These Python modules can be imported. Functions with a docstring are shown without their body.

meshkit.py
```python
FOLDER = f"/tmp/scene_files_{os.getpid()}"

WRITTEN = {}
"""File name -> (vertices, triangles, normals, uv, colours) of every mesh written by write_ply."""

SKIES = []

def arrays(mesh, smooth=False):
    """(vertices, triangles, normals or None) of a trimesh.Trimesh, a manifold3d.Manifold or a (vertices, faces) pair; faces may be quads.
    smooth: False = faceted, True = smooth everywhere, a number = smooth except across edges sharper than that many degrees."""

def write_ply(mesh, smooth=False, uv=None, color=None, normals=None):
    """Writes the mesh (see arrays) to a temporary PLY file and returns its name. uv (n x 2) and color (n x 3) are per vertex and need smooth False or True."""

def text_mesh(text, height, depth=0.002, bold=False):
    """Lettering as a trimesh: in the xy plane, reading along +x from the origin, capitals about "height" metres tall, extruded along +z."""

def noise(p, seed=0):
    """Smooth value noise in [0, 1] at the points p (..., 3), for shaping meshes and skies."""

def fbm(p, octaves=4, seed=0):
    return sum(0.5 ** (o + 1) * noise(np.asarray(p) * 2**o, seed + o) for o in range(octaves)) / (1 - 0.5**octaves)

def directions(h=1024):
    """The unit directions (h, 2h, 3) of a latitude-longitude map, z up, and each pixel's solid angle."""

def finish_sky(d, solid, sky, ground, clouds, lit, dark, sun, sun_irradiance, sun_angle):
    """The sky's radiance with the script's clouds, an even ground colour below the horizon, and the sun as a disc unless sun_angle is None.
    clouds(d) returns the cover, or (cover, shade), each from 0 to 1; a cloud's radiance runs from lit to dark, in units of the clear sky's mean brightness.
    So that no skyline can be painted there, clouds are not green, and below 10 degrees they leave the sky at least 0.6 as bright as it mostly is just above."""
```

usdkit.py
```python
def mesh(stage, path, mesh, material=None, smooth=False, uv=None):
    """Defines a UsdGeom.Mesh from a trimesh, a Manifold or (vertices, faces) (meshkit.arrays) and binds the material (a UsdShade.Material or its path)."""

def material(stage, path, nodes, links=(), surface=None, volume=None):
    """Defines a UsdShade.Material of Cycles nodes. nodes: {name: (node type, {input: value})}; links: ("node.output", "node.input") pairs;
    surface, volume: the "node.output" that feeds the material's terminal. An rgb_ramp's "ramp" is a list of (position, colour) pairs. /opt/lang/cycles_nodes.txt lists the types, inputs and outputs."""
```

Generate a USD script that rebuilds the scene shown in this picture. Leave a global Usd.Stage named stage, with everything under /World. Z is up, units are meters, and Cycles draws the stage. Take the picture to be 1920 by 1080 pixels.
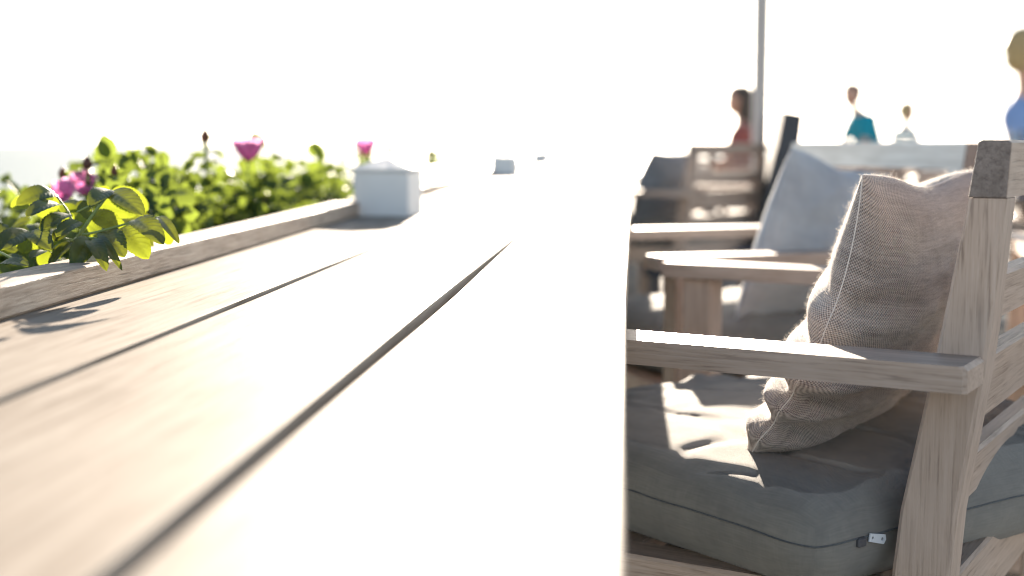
import math, random
import numpy as np, trimesh, manifold3d as m3, meshkit, usdkit
from pxr import Usd, UsdGeom, UsdLux, UsdShade, Gf, Sdf, Vt

random.seed(7)
rng = np.random.default_rng(7)
stage = Usd.Stage.CreateInMemory()
UsdGeom.SetStageUpAxis(stage, 'Z')
UsdGeom.SetStageMetersPerUnit(stage, 1.0)
world = UsdGeom.Xform.Define(stage, '/World')
UsdGeom.Scope.Define(stage, '/World/Looks')

# ------------------------------------------------------------------ camera, sky, sun, exposure
EXPOSURE = 2.4
SUN_AZ, SUN_EL = math.radians(-3.5), math.radians(12.0)
SUN_POWER, SKY_STRENGTH = 1.25, 0.05
FPX, HORIZON, VANISH, EYE = 2560.0, 270.0, 1182.0, 0.83          # measured in the 1920 px wide photograph
PITCH = math.atan((540 - HORIZON) / FPX)
YAW = math.atan((VANISH - 960) / math.hypot(FPX, 540 - HORIZON))
FH = np.array([-math.sin(YAW), math.cos(YAW), 0.0])
RT = np.array([math.cos(YAW), math.sin(YAW), 0.0])
UP = np.array([0, 0, 1.0])
FW = FH * math.cos(PITCH) - UP * math.sin(PITCH)
CU = FH * math.sin(PITCH) + UP * math.cos(PITCH)
CAM = np.array([0, 0, EYE])


def ray(x, y): return FW * FPX + RT * (x - 960) - CU * (y - 540)
def at_height(x, y, z): r = ray(x, y); return CAM + r * ((z - EYE) / r[2])
def at_depth(x, y, d): r = ray(x, y); return CAM + r * (d / (r @ FH))


camera = UsdGeom.Camera.Define(stage, '/World/camera')
M = Gf.Matrix4d(*RT, 0, *CU, 0, *(-FW), 0, *CAM, 1)
camera.AddTransformOp().Set(M)
camera.CreateHorizontalApertureAttr(36.0)
camera.CreateVerticalApertureAttr(20.25)
camera.CreateFocalLengthAttr(36.0 * FPX / 1920)
camera.CreateFStopAttr(3.7)
camera.CreateFocusDistanceAttr(1.2)
camera.CreateExposureAttr(EXPOSURE)
camera.CreateClippingRangeAttr((0.02, 60000.0))

dome = UsdLux.DomeLight.Define(stage, '/World/sky')
sky_mat = usdkit.material(stage, '/World/Looks/sky_air', {
    'sky': ('sky_texture', {'sky_type': 'single_scattering', 'sun_disc': False, 'sun_elevation': SUN_EL, 'sun_rotation': SUN_AZ,
                            'air_density': 1.0, 'aerosol_density': 0.6, 'ozone_density': 1.0, 'altitude': 5.0}),
    'tc': ('texture_coordinate', {}), 'sep': ('separate_xyz', {}), 'mp': ('mapping', {'scale': (1.0, 1.0, 3.0)}), 'cl': ('noise_texture', {'scale': 2.2, 'detail': 5.0, 'roughness': 0.55}),
    'veil': ('map_range', {'from_min': 0.0, 'from_max': 0.55, 'to_min': 0.78, 'to_max': 0.05, 'clamp': True}), 'thin': ('math', {'math_type': 'multiply_add', 'value2': 0.5, 'value3': -0.25}),
    'sum': ('math', {'math_type': 'add', 'use_clamp': True}), 'bw': ('rgb_to_bw', {}), 'milk': ('mix', {'mix_type': 'multiply', 'fac': 1.0, 'color2': (1.0, 0.985, 0.96)}), 'mix': ('mix', {'mix_type': 'mix'}),
    'bg': ('background_shader', {'strength': SKY_STRENGTH})},
    [('tc.generated', 'sep.vector'), ('tc.generated', 'mp.vector'), ('mp.vector', 'cl.vector'), ('sep.z', 'veil.value'), ('cl.fac', 'thin.value1'), ('veil.result', 'sum.value1'), ('thin.value', 'sum.value2'),
     ('sky.color', 'bw.color'), ('bw.val', 'milk.color1'), ('sum.value', 'mix.fac'), ('sky.color', 'mix.color1'), ('milk.color', 'mix.color2'), ('mix.color', 'bg.color')], surface='bg.background')
UsdShade.MaterialBindingAPI.Apply(dome.GetPrim()).Bind(sky_mat)
sun = UsdLux.DistantLight.Define(stage, '/World/sun')
sun.CreateIntensityAttr(SUN_POWER); sun.CreateNormalizeAttr(True); sun.CreateAngleAttr(0.53)
sun.CreateColorAttr(Gf.Vec3f(1.0, 0.86, 0.70))
s = np.array([math.sin(SUN_AZ) * math.cos(SUN_EL), math.cos(SUN_AZ) * math.cos(SUN_EL), math.sin(SUN_EL)])
sx = np.cross(UP, s); sx /= np.linalg.norm(sx); sy = np.cross(s, sx)
sun.AddTransformOp().Set(Gf.Matrix4d(*sx, 0, *sy, 0, *s, 0, 0, 0, 50, 1))

# ------------------------------------------------------------------ scene helpers
names = {}


def free(parent, name):
    k = (parent, name); n = names.get(k, 0); names[k] = n + 1
    return f'{parent}/{name}' if n == 0 else f'{parent}/{name}_{n:03d}'


def tag(p, label=None, cat=None, group=None, kind=None):
    p = p.GetPrim() if hasattr(p, 'GetPrim') else p
    for k, v in (('label', label), ('category', cat), ('group', group), ('kind', kind)):
        if v: p.SetCustomDataByKey(k, v)
    return p


def obj(name, mesh, mat, parent=None, smooth=30, uv=None, label=None, kind=None):
    path = free(str(parent.GetPath()) if parent else '/World', name)
    p = usdkit.mesh(stage, path, mesh, LOOK[mat], smooth=smooth, uv=uv).GetPrim()
    return tag(p, label, None, None, kind)


def thing(name, label, cat, loc=(0, 0, 0), rz=0.0, group=None, rx=0.0):
    x = UsdGeom.Xform.Define(stage, free('/World', name))
    x.AddTranslateOp().Set(Gf.Vec3d(*map(float, loc))); x.AddRotateZOp().Set(float(rz))
    return tag(x, label, cat, group)


def dup(src, loc, rz, label, cat, group=None):
    o = thing(src.GetName().split('_0')[0], label, cat, loc, rz, group)
    o.GetReferences().AddInternalReference(src.GetPath()); o.SetInstanceable(True)
    return o


def cat(*ms): return trimesh.util.concatenate([m for m in ms])


def box(x0, x1, y0, y1, z0, z1, c=0.003):
    """A box with chamfered edges, as a hull."""
    pts = []
    for sx in (0, 1):
        for sy in (0, 1):
            for sz in (0, 1):
                X, Y, Z = (x0, x1)[sx], (y0, y1)[sy], (z0, z1)[sz]
                a, b, d = (c, -c)[sx], (c, -c)[sy], (c, -c)[sz]
                pts += [(X + a, Y + b, Z), (X + a, Y, Z + d), (X, Y + b, Z + d)]
    return trimesh.convex.convex_hull(np.array(pts))


def prism(poly, y0, y1, c=0.002):
    """A convex polygon in x, z swept along y, ends chamfered."""
    P = np.array(poly, float); q = P.mean(0); d = (P - q); L = np.linalg.norm(d, axis=1, keepdims=True)
    S = q + d * (1 - c / L * 1.4)
    pts = [(x, y, z) for (x, z), y in [(p, y) for p in S for y in (y0, y1)]] + [(x, y, z) for (x, z), y in [(p, y) for p in P for y in (y0 + c, y1 - c)]]
    return trimesh.convex.convex_hull(np.array(pts))


def tube(pts, rad, n=8):
    p = np.asarray(pts, float); r = np.broadcast_to(np.asarray(rad, float), (len(p),))
    t = np.gradient(p, axis=0); t /= np.linalg.norm(t, axis=1, keepdims=True) + 1e-12
    a = np.zeros_like(p); v = np.array([0.13, 0.31, 0.94]) if abs(t[0][2]) < 0.9 else np.array([1.0, 0.2, 0])
    for i in range(len(p)):
        v = v - t[i] * (v @ t[i]); v /= np.linalg.norm(v); a[i] = v
    b = np.cross(t, a); ang = np.arange(n) * 2 * np.pi / n
    V = p[:, None] + r[:, None, None] * (np.cos(ang)[None, :, None] * a[:, None] + np.sin(ang)[None, :, None] * b[:, None])
    V = np.vstack([V.reshape(-1, 3), p[:1], p[-1:]]); F = []
    k = len(p)
    for i in range(k - 1):
        for j in range(n):
            j2 = (j + 1) % n
            F += [(i * n + j, i * n + j2, (i + 1) * n + j2), (i * n + j, (i + 1) * n + j2, (i + 1) * n + j)]
    for j in range(n):
        F += [(k * n, (j + 1) % n, j), (k * n + 1, (k - 1) * n + j, (k - 1) * n + (j + 1) % n)]
    return trimesh.Trimesh(V, F, process=False)


def lathe(profile, n=24):
    P = np.array(profile, float); ang = np.arange(n) * 2 * np.pi / n
    V = np.stack([P[:, None, 0] * np.cos(ang), P[:, None, 0] * np.sin(ang), np.repeat(P[:, 1:2], n, 1)], -1).reshape(-1, 3); F = []
    for i in range(len(P) - 1):
        for j in range(n):
            j2 = (j + 1) % n
            F += [(i * n + j, i * n + j2, (i + 1) * n + j2), (i * n + j, (i + 1) * n + j2, (i + 1) * n + j)]
    return trimesh.Trimesh(V, F, process=False)


def moved(m, loc=(0, 0, 0), rz=0.0, R=None, s=1.0):
    m = m.copy(); T = np.eye(4); a = math.radians(rz)
    T[:3, :3] = (R if R is not None else np.array([[math.cos(a), -math.sin(a), 0], [math.sin(a), math.cos(a), 0], [0, 0, 1]])) * s
    T[:3, 3] = loc; m.apply_transform(T); return m


# ------------------------------------------------------------------ materials
LOOK = {}


def plain(name, col, rough=0.6, spec=0.5, noise=0.12, scale=30.0, bump=0.0, extra=None):
    c = np.array(col)
    nodes = {'tc': ('texture_coordinate', {}), 'n': ('noise_texture', {'scale': scale, 'detail': 4.0, 'roughness': 0.6}),
             'r': ('rgb_ramp', {'ramp': [(0.25, tuple(c * (1 - noise))), (0.75, tuple(np.minimum(c * (1 + noise), 1)))]}),
             'p': ('principled_bsdf', {'roughness': rough, 'specular_ior_level': spec, **(extra or {})})}
    links = [('tc.object', 'n.vector'), ('n.fac', 'r.fac'), ('r.color', 'p.base_color')]
    if bump:
        nodes['b'] = ('bump', {'strength': 1.0, 'distance': bump})
        links += [('n.fac', 'b.height'), ('b.normal', 'p.normal')]
    LOOK[name] = usdkit.material(stage, '/World/Looks/' + name, nodes, links, surface='p.BSDF')


def wood(name, dark, mid, light, axis, rough=0.5, spec=0.5, fine=260.0, bump=0.0006, seed=0.0, wear=None):
    """Grain that runs along one axis of the object, with pores, broad bands and silvered patches."""
    st = [1.0, 1.0, 1.0]; st['xyz'.index(axis)] = 0.045
    st2 = [1.0, 1.0, 1.0]; st2['xyz'.index(axis)] = 0.10
    nodes = {'tc': ('texture_coordinate', {}), 'oi': ('object_info', {}),
             'off': ('vector_math', {'math_type': 'scale', 'vector1': (3.1, 7.7, 5.3)}),
             'add': ('vector_math', {'math_type': 'add'}),
             'm': ('mapping', {'scale': tuple(st), 'location': (seed, seed * 2, seed * 3)}), 'm2': ('mapping', {'scale': tuple(st2), 'location': (seed, 0, 0)}),
             'g': ('noise_texture', {'scale': fine, 'detail': 5.0, 'roughness': 0.62, 'distortion': 0.3}),
             'b': ('noise_texture', {'scale': 34.0, 'detail': 3.0, 'roughness': 0.5, 'distortion': 1.2}),
             'w': ('noise_texture', {'scale': 7.0, 'detail': 4.0, 'roughness': 0.6}),
             'gr': ('rgb_ramp', {'ramp': [(0.30, dark), (0.46, mid), (0.68, light)]}),
             'br': ('rgb_ramp', {'ramp': [(0.3, (0.80, 0.78, 0.76)), (0.7, (1.12, 1.12, 1.12))]}),
             'mx': ('mix', {'mix_type': 'multiply', 'fac': 0.9}),
             'wr': ('rgb_ramp', {'ramp': [(0.42, (0, 0, 0)), (0.68, (0.6, 0.6, 0.6))]}),
             'mw': ('mix', {'mix_type': 'mix', 'color2': wear or tuple(np.array(light) * 0.95)}),
             'bu': ('bump', {'strength': 1.0, 'distance': bump}),
             'p': ('principled_bsdf', {'roughness': rough, 'specular_ior_level': spec})}
    links = [('oi.random', 'off.scale'), ('tc.object', 'add.vector1'), ('off.vector', 'add.vector2'), ('add.vector', 'm.vector'), ('add.vector', 'm2.vector'),
             ('m.vector', 'g.vector'), ('m2.vector', 'b.vector'), ('add.vector', 'w.vector'), ('g.fac', 'gr.fac'), ('b.fac', 'br.fac'), ('gr.color', 'mx.color1'), ('br.color', 'mx.color2'),
             ('w.fac', 'wr.fac'), ('wr.color', 'mw.fac'), ('mx.color', 'mw.color1'), ('mw.color', 'p.base_color'), ('g.fac', 'bu.height'), ('bu.normal', 'p.normal')]
    LOOK[name] = usdkit.material(stage, '/World/Looks/' + name, nodes, links, surface='p.BSDF')


def fabric(name, dark, light, thread=0.0026, slub=0.5, bump=0.0008, sheen=0.3, trans=0.0):
    """A plain weave from the st coordinates, which are in metres."""
    k = 2 * math.pi / thread
    nodes = {'uv': ('attribute', {'attribute': 'st'}), 'sep': ('separate_xyz', {}),
             'mj': ('mapping', {'scale': (6.0, 90.0, 1.0)}), 'nj': ('noise_texture', {'scale': 1.0, 'detail': 2.0}),
             'mj2': ('mapping', {'scale': (30.0, 520.0, 1.0)}), 'nj2': ('noise_texture', {'scale': 1.0, 'detail': 3.0, 'roughness': 0.7}),
             'mj3': ('mapping', {'scale': (520.0, 30.0, 1.0)}), 'nj3': ('noise_texture', {'scale': 1.0, 'detail': 3.0, 'roughness': 0.7}),
             'a': ('math', {'math_type': 'multiply', 'value2': k}), 'b': ('math', {'math_type': 'multiply', 'value2': k}),
             'sa': ('math', {'math_type': 'sine'}), 'sb': ('math', {'math_type': 'sine'}), 'pr': ('math', {'math_type': 'multiply'}),
             'h': ('math', {'math_type': 'multiply_add', 'value2': 0.42, 'value3': 0.5}),
             's1': ('math', {'math_type': 'multiply_add', 'value2': slub, 'value3': -slub * 0.5}),
             's2': ('math', {'math_type': 'multiply_add', 'value2': 0.9, 'value3': -0.45}),
             's3': ('math', {'math_type': 'multiply_add', 'value2': 0.5, 'value3': -0.25}),
             't1': ('math', {'math_type': 'add'}), 't2': ('math', {'math_type': 'add'}), 't3': ('math', {'math_type': 'add'}),
             'r': ('rgb_ramp', {'ramp': [(0.12, dark), (0.88, light)]}), 'bu': ('bump', {'strength': 1.0, 'distance': bump}),
             'mf': ('mapping', {'scale': (11.0, 11.0, 1.0)}), 'nf': ('noise_texture', {'scale': 1.0, 'detail': 5.0, 'roughness': 0.65}), 'rf': ('rgb_ramp', {'ramp': [(0.3, (0.80, 0.80, 0.82)), (0.7, (1.16, 1.15, 1.12))]}), 'fd': ('mix', {'mix_type': 'multiply', 'fac': 1.0}),
             'p': ('principled_bsdf', {'roughness': 0.85, 'specular_ior_level': 0.2, 'sheen_weight': sheen, 'sheen_roughness': 0.4}),
             'tr': ('translucent_bsdf', {'color': tuple(np.array(light) * 1.0)}), 'mc': ('mix_closure', {'fac': trans})}
    links = [('uv.vector', 'sep.vector'), ('uv.vector', 'mj.vector'), ('mj.vector', 'nj.vector'), ('uv.vector', 'mj2.vector'), ('mj2.vector', 'nj2.vector'), ('uv.vector', 'mj3.vector'), ('mj3.vector', 'nj3.vector'),
             ('sep.x', 'a.value1'), ('sep.y', 'b.value1'), ('a.value', 'sa.value1'), ('b.value', 'sb.value1'), ('sa.value', 'pr.value1'), ('sb.value', 'pr.value2'),
             ('pr.value', 'h.value1'), ('nj.fac', 's1.value1'), ('nj2.fac', 's2.value1'), ('nj3.fac', 's3.value1'), ('h.value', 't1.value1'), ('s1.value', 't1.value2'), ('t1.value', 't2.value1'), ('s2.value', 't2.value2'),
             ('t2.value', 't3.value1'), ('s3.value', 't3.value2'), ('t3.value', 'r.fac'), ('uv.vector', 'mf.vector'), ('mf.vector', 'nf.vector'), ('nf.fac', 'rf.fac'), ('r.color', 'fd.color1'), ('rf.color', 'fd.color2'), ('fd.color', 'p.base_color'), ('h.value', 'bu.height'), ('bu.normal', 'p.normal'),
             ('p.BSDF', 'mc.closure1'), ('tr.BSDF', 'mc.closure2')]
    LOOK[name] = usdkit.material(stage, '/World/Looks/' + name, nodes, links, surface='mc.closure')


def leafy(name, col, tcol, trans=0.45, rough=0.45, scale=60.0):
    c, t = np.array(col), np.array(tcol)
    nodes = {'tc': ('texture_coordinate', {}), 'n': ('noise_texture', {'scale': scale, 'detail': 3.0}), 'g': ('geometry', {}),
             'r': ('rgb_ramp', {'ramp': [(0.3, tuple(c * 0.75)), (0.7, tuple(c * 1.25))]}),
             'r2': ('rgb_ramp', {'ramp': [(0.3, tuple(t * 0.8)), (0.7, tuple(t * 1.15))]}),
             'hs': ('hsv', {}), 'mr': ('map_range', {'to_min': 0.65, 'to_max': 1.35}),
             'p': ('principled_bsdf', {'roughness': rough, 'specular_ior_level': 0.32}), 'tr': ('translucent_bsdf', {}), 'm': ('mix_closure', {'fac': trans})}
    links = [('tc.object', 'n.vector'), ('n.fac', 'r.fac'), ('n.fac', 'r2.fac'), ('g.random_per_island', 'mr.value'), ('r.color', 'hs.color'), ('mr.result', 'hs.value'), ('hs.color', 'p.base_color'),
             ('r2.color', 'tr.color'), ('p.BSDF', 'm.closure1'), ('tr.BSDF', 'm.closure2')]
    LOOK[name] = usdkit.material(stage, '/World/Looks/' + name, nodes, links, surface='m.closure')


wood('bar_wood_smooth', (0.28, 0.24, 0.20), (0.355, 0.31, 0.265), (0.43, 0.385, 0.335), 'y', rough=0.56, spec=0.03, fine=150, bump=0.0003, seed=0.3)
wood('bar_wood', (0.18, 0.145, 0.115), (0.315, 0.27, 0.226), (0.40, 0.352, 0.302), 'y', rough=0.64, spec=0.02, fine=150, bump=0.0007, seed=1.7)
wood('bar_wood_worn', (0.17, 0.135, 0.105), (0.295, 0.252, 0.21), (0.38, 0.332, 0.282), 'y', rough=0.66, spec=0.02, fine=160, bump=0.0007, seed=4.1)
wood('rail_wood', (0.06, 0.042, 0.03), (0.265, 0.19, 0.138), (0.41, 0.325, 0.255), 'y', rough=0.55, fine=420, bump=0.0008, seed=2.2)
for ax in 'xyz':
    wood('teak_' + ax, (0.17, 0.12, 0.095), (0.385, 0.285, 0.225), (0.475, 0.37, 0.31), ax, rough=0.5, spec=0.35, fine=330, bump=0.0005, seed=0.9)
for ax in 'yz':
    wood('bleached_' + ax, (0.40, 0.38, 0.35), (0.58, 0.56, 0.53), (0.66, 0.645, 0.62), ax, rough=0.45, fine=330, bump=0.0004, seed=6.4)  # teak with the light on the second chair back put into its colour
wood('teak_end', (0.10, 0.075, 0.065), (0.165, 0.13, 0.115), (0.22, 0.18, 0.16), 'y', rough=0.55, fine=330, bump=0.0005, seed=5.9)
plain('white_paint', (0.58, 0.60, 0.62), rough=0.4, noise=0.05, scale=14)
plain('table_white', (0.72, 0.72, 0.70), rough=0.45, noise=0.05, scale=10)
plain('pole_paint', (0.42, 0.38, 0.36), rough=0.4, noise=0.06, scale=20)
plain('sleeve_wood', (0.36, 0.28, 0.23), rough=0.5, noise=0.15, scale=30)
plain('terrace', (0.17, 0.155, 0.135), rough=0.85, noise=0.2, scale=5, bump=0.004)
plain('sand', (0.36, 0.31, 0.24), rough=0.95, noise=0.2, scale=2, bump=0.02)
plain('steel', (0.55, 0.56, 0.58), rough=0.3, noise=0.04, extra={'metallic': 1.0})
plain('seam_thread', (0.62, 0.58, 0.55), rough=0.9, noise=0.1, scale=300)
plain('zinc', (0.60, 0.62, 0.66), rough=0.35, noise=0.05)
plain('dark_steel', (0.10, 0.10, 0.11), rough=0.4, noise=0.1, extra={'metallic': 0.6})
plain('black_label', (0.05, 0.05, 0.055), rough=0.5, noise=0.1)
plain('dark_padding', (0.045, 0.048, 0.055), rough=0.8, noise=0.15)
plain('navy_cloth', (0.03, 0.045, 0.075), rough=0.85, noise=0.15)
plain('teal_cloth', (0.0, 0.22, 0.30), rough=0.85, noise=0.1)
plain('blue_cloth', (0.13, 0.23, 0.46), rough=0.85, noise=0.1)
plain('red_cloth', (0.24, 0.07, 0.06), rough=0.85, noise=0.1)
plain('white_cloth', (0.62, 0.60, 0.56), rough=0.85, noise=0.08)
plain('trouser_cloth', (0.08, 0.09, 0.11), rough=0.85, noise=0.1)
plain('skin', (0.42, 0.24, 0.17), rough=0.5, noise=0.08, extra={'subsurface_weight': 0.15, 'subsurface_scale': 0.01})
plain('brown_hair', (0.05, 0.032, 0.022), rough=0.5, noise=0.25)
plain('blond_hair', (0.34, 0.24, 0.11), rough=0.5, noise=0.25)
plain('stem_green', (0.16, 0.22, 0.07), rough=0.5, noise=0.2)
plain('stem_brown', (0.12, 0.08, 0.05), rough=0.7, noise=0.3)
fabric('pillow_linen', (0.165, 0.15, 0.15), (0.73, 0.68, 0.65), thread=0.0031, trans=0.10)
fabric('pillow_blue', (0.46, 0.51, 0.57), (0.64, 0.69, 0.75), thread=0.0022, trans=0.05)
fabric('pillow_dark', (0.10, 0.12, 0.14), (0.20, 0.22, 0.25), thread=0.0022)
fabric('cushion_canvas', (0.165, 0.155, 0.143), (0.25, 0.236, 0.218), thread=0.0010, slub=0.25, bump=0.0002, sheen=0.15)
fabric('piping_canvas', (0.07, 0.075, 0.08), (0.12, 0.125, 0.13), thread=0.0010)
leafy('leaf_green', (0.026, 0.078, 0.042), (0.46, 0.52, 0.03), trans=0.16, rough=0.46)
leafy('leaf_young', (0.05, 0.115, 0.035), (0.44, 0.52, 0.03), trans=0.31, rough=0.5)  # lit copy of the leaf: backlight glow put into camera-facing leaflets
leafy('bush_green', (0.028, 0.076, 0.044), (0.36, 0.47, 0.06), trans=0.24, scale=25, rough=0.55)
leafy('petal_pink', (0.84, 0.36, 0.62), (0.95, 0.52, 0.78), trans=0.62, rough=0.7)
leafy('bud_red', (0.22, 0.12, 0.09), (0.42, 0.22, 0.16), trans=0.3)
LOOK['fuzz'] = usdkit.material(stage, '/World/Looks/fuzz', {'a': ('diffuse_bsdf', {'color': (0.62, 0.57, 0.52)}), 'b': ('translucent_bsdf', {'color': (0.75, 0.70, 0.64)}), 'm': ('mix_closure', {'fac': 0.5})},
                               [('a.BSDF', 'm.closure1'), ('b.BSDF', 'm.closure2')], surface='m.closure')
LOOK['glass'] = usdkit.material(stage, '/World/Looks/glass', {'t': ('transparent_bsdf', {'color': (0.93, 0.95, 0.94)}), 'g': ('glossy_bsdf', {'roughness': 0.03, 'color': (1, 1, 1)}), 'f': ('fresnel', {'IOR': 1.5}), 'm': ('mix_closure', {})},
                                [('f.fac', 'm.fac'), ('t.BSDF', 'm.closure1'), ('g.BSDF', 'm.closure2')], surface='m.closure')
LOOK['sea_water'] = usdkit.material(stage, '/World/Looks/sea_water', {
    'g': ('geometry', {}), 'n1': ('noise_texture', {'scale': 0.35, 'detail': 5.0, 'roughness': 0.6}), 'b': ('bump', {'strength': 0.6, 'distance': 0.5}),
    'p': ('principled_bsdf', {'base_color': (0.10, 0.14, 0.15), 'roughness': 0.37, 'ior': 1.33, 'specular_ior_level': 0.5})}, [('g.position', 'n1.vector'), ('n1.fac', 'b.height'), ('b.normal', 'p.normal')], surface='p.BSDF')

# ------------------------------------------------------------------ the setting: sea, dune, terrace
SEA = -6.0
r = np.concatenate([[0], np.geomspace(5, 40000, 40)]); th = np.linspace(0, 2 * np.pi, 97)
V = np.stack([r[:, None] * np.cos(th), r[:, None] * np.sin(th), np.full((len(r), len(th)), SEA)], -1).reshape(-1, 3)
I, J = np.meshgrid(np.arange(len(r) - 1), np.arange(96), indexing='ij'); k = 97
quad = np.stack([I * k + J, (I + 1) * k + J, (I + 1) * k + J + 1, I * k + J + 1], -1).reshape(-1, 4)
tag(obj('sea', (V, quad), 'sea_water', smooth=False), 'calm pale sea out to the horizon', 'sea', kind='structure')

gx = np.concatenate([np.linspace(-60, -1, 40), np.linspace(0, 60, 30)]); gy = np.linspace(-30, 70, 60)
X, Y = np.meshgrid(gx, gy, indexing='ij')
fall = np.clip(np.maximum(-(X + 1.6) / 14, (Y - 30) / 22), 0, 1.0)
Z = -0.03 - (SEA * -1 + 1.2) * fall ** 1.2 + np.where(fall > 0, 0.25 * (meshkit.fbm(np.stack([X * 0.3, Y * 0.3, X * 0], -1), 3, 4) - 0.5), 0)
n = len(gy); I, J = np.meshgrid(np.arange(len(gx) - 1), np.arange(n - 1), indexing='ij')
quad = np.stack([I * n + J, (I + 1) * n + J, (I + 1) * n + J + 1, I * n + J + 1], -1).reshape(-1, 4)
tag(obj('dune_ground', (np.stack([X, Y, Z], -1).reshape(-1, 3), quad), 'sand', smooth=True), 'sandy dune slope falling to the sea', 'dune', kind='structure')
tag(obj('terrace', box(-0.62, 40, -20, 29, -0.4, 0.0, 0.01), 'terrace'), 'grey paved terrace floor', 'terrace', kind='structure')

# ------------------------------------------------------------------ the long bar counter and its white posts
BAR = 0.697
bar = thing('bar_counter', 'long weathered wooden bar counter of wide planks running towards the sea', 'bar counter')


def board(xl, xr, y0, y1, z, th, n=60, ch=0.0025, seed=0, wob=0.0012, lift=0.0008):
    """A long plank along y whose edges wander a little; xl and xr give the edge at each y."""
    ys = y0 + (y1 - y0) * np.linspace(0, 1, n) ** 1.6; V = []
    for i, y in enumerate(ys):
        q = np.array([[y * 2.1, seed * 3.3, 0.5], [y * 2.1, seed * 3.3 + 9, 0.5], [y * 1.2, seed * 5.1 + 20, 0.5]])
        a, b, c = meshkit.fbm(q, 3, seed) - 0.5
        L, R, zz = xl(y) + 2 * wob * a, xr(y) + 2 * wob * b, z + 2 * lift * c
        V += [(L + ch, y, zz), (R - ch, y, zz), (R - ch * 0.3, y, zz - ch * 0.3), (R, y, zz - ch), (R, y, zz - th + ch), (R - ch, y, zz - th), (L + ch, y, zz - th), (L, y, zz - th + ch), (L, y, zz - ch), (L + ch * 0.3, y, zz - ch * 0.3)]
    k, F = 10, []
    for i in range(n - 1):
        for j in range(k):
            j2 = (j + 1) % k
            F += [(i * k + j, i * k + j2, (i + 1) * k + j2), (i * k + j, (i + 1) * k + j2, (i + 1) * k + j)]
    for j in range(1, k - 1):
        F += [(0, j + 1, j), ((n - 1) * k, (n - 1) * k + j, (n - 1) * k + j + 1)]
    m = trimesh.Trimesh(np.array(V), F, process=False); m.fix_normals(); return m


rail_x = lambda y: -0.450 - 0.0205 * y
Y0, Y1 = -0.7, 16.5
obj('plank', board(lambda y: rail_x(y) - 0.055, lambda y: -0.3308, Y0, Y1, BAR + 0.0002, 0.034, seed=3), 'bar_wood_worn', bar, label='outermost plank beside the low rail')
obj('plank', board(lambda y: -0.3255, lambda y: -0.1655 - 0.0008 * (y - 1) ** 2 / (1 + (y - 1) ** 2), Y0, Y1, BAR - 0.0006, 0.034, seed=11), 'bar_wood', bar)
obj('plank', board(lambda y: -0.1565 - 0.0035 * np.clip((y - 1.1) / 0.8, 0, 1), lambda y: -0.003 + 0.002 * y / (1 + y), Y0, Y1, BAR - 0.0020, 0.034, seed=23), 'bar_wood_smooth', bar, label='smooth pale plank along the seats')
posts = [(-0.456, 2.56), (-0.522, 5.7), (-0.590, 9.0), (-0.655, 12.2)]
edges = [Y0] + [p[1] for p in posts] + [Y1]
for i in range(len(edges) - 1):
    a = edges[i] + (0.055 if i else 0); b = edges[i + 1] - (0.055 if i < len(posts) else 0)
    obj('rail', board(lambda y: rail_x(y) - 0.047, rail_x, a, b, BAR + 0.0265, 0.0262, n=24, seed=40 + i, wob=0.0006, lift=0.0004), 'rail_wood', bar)
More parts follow.
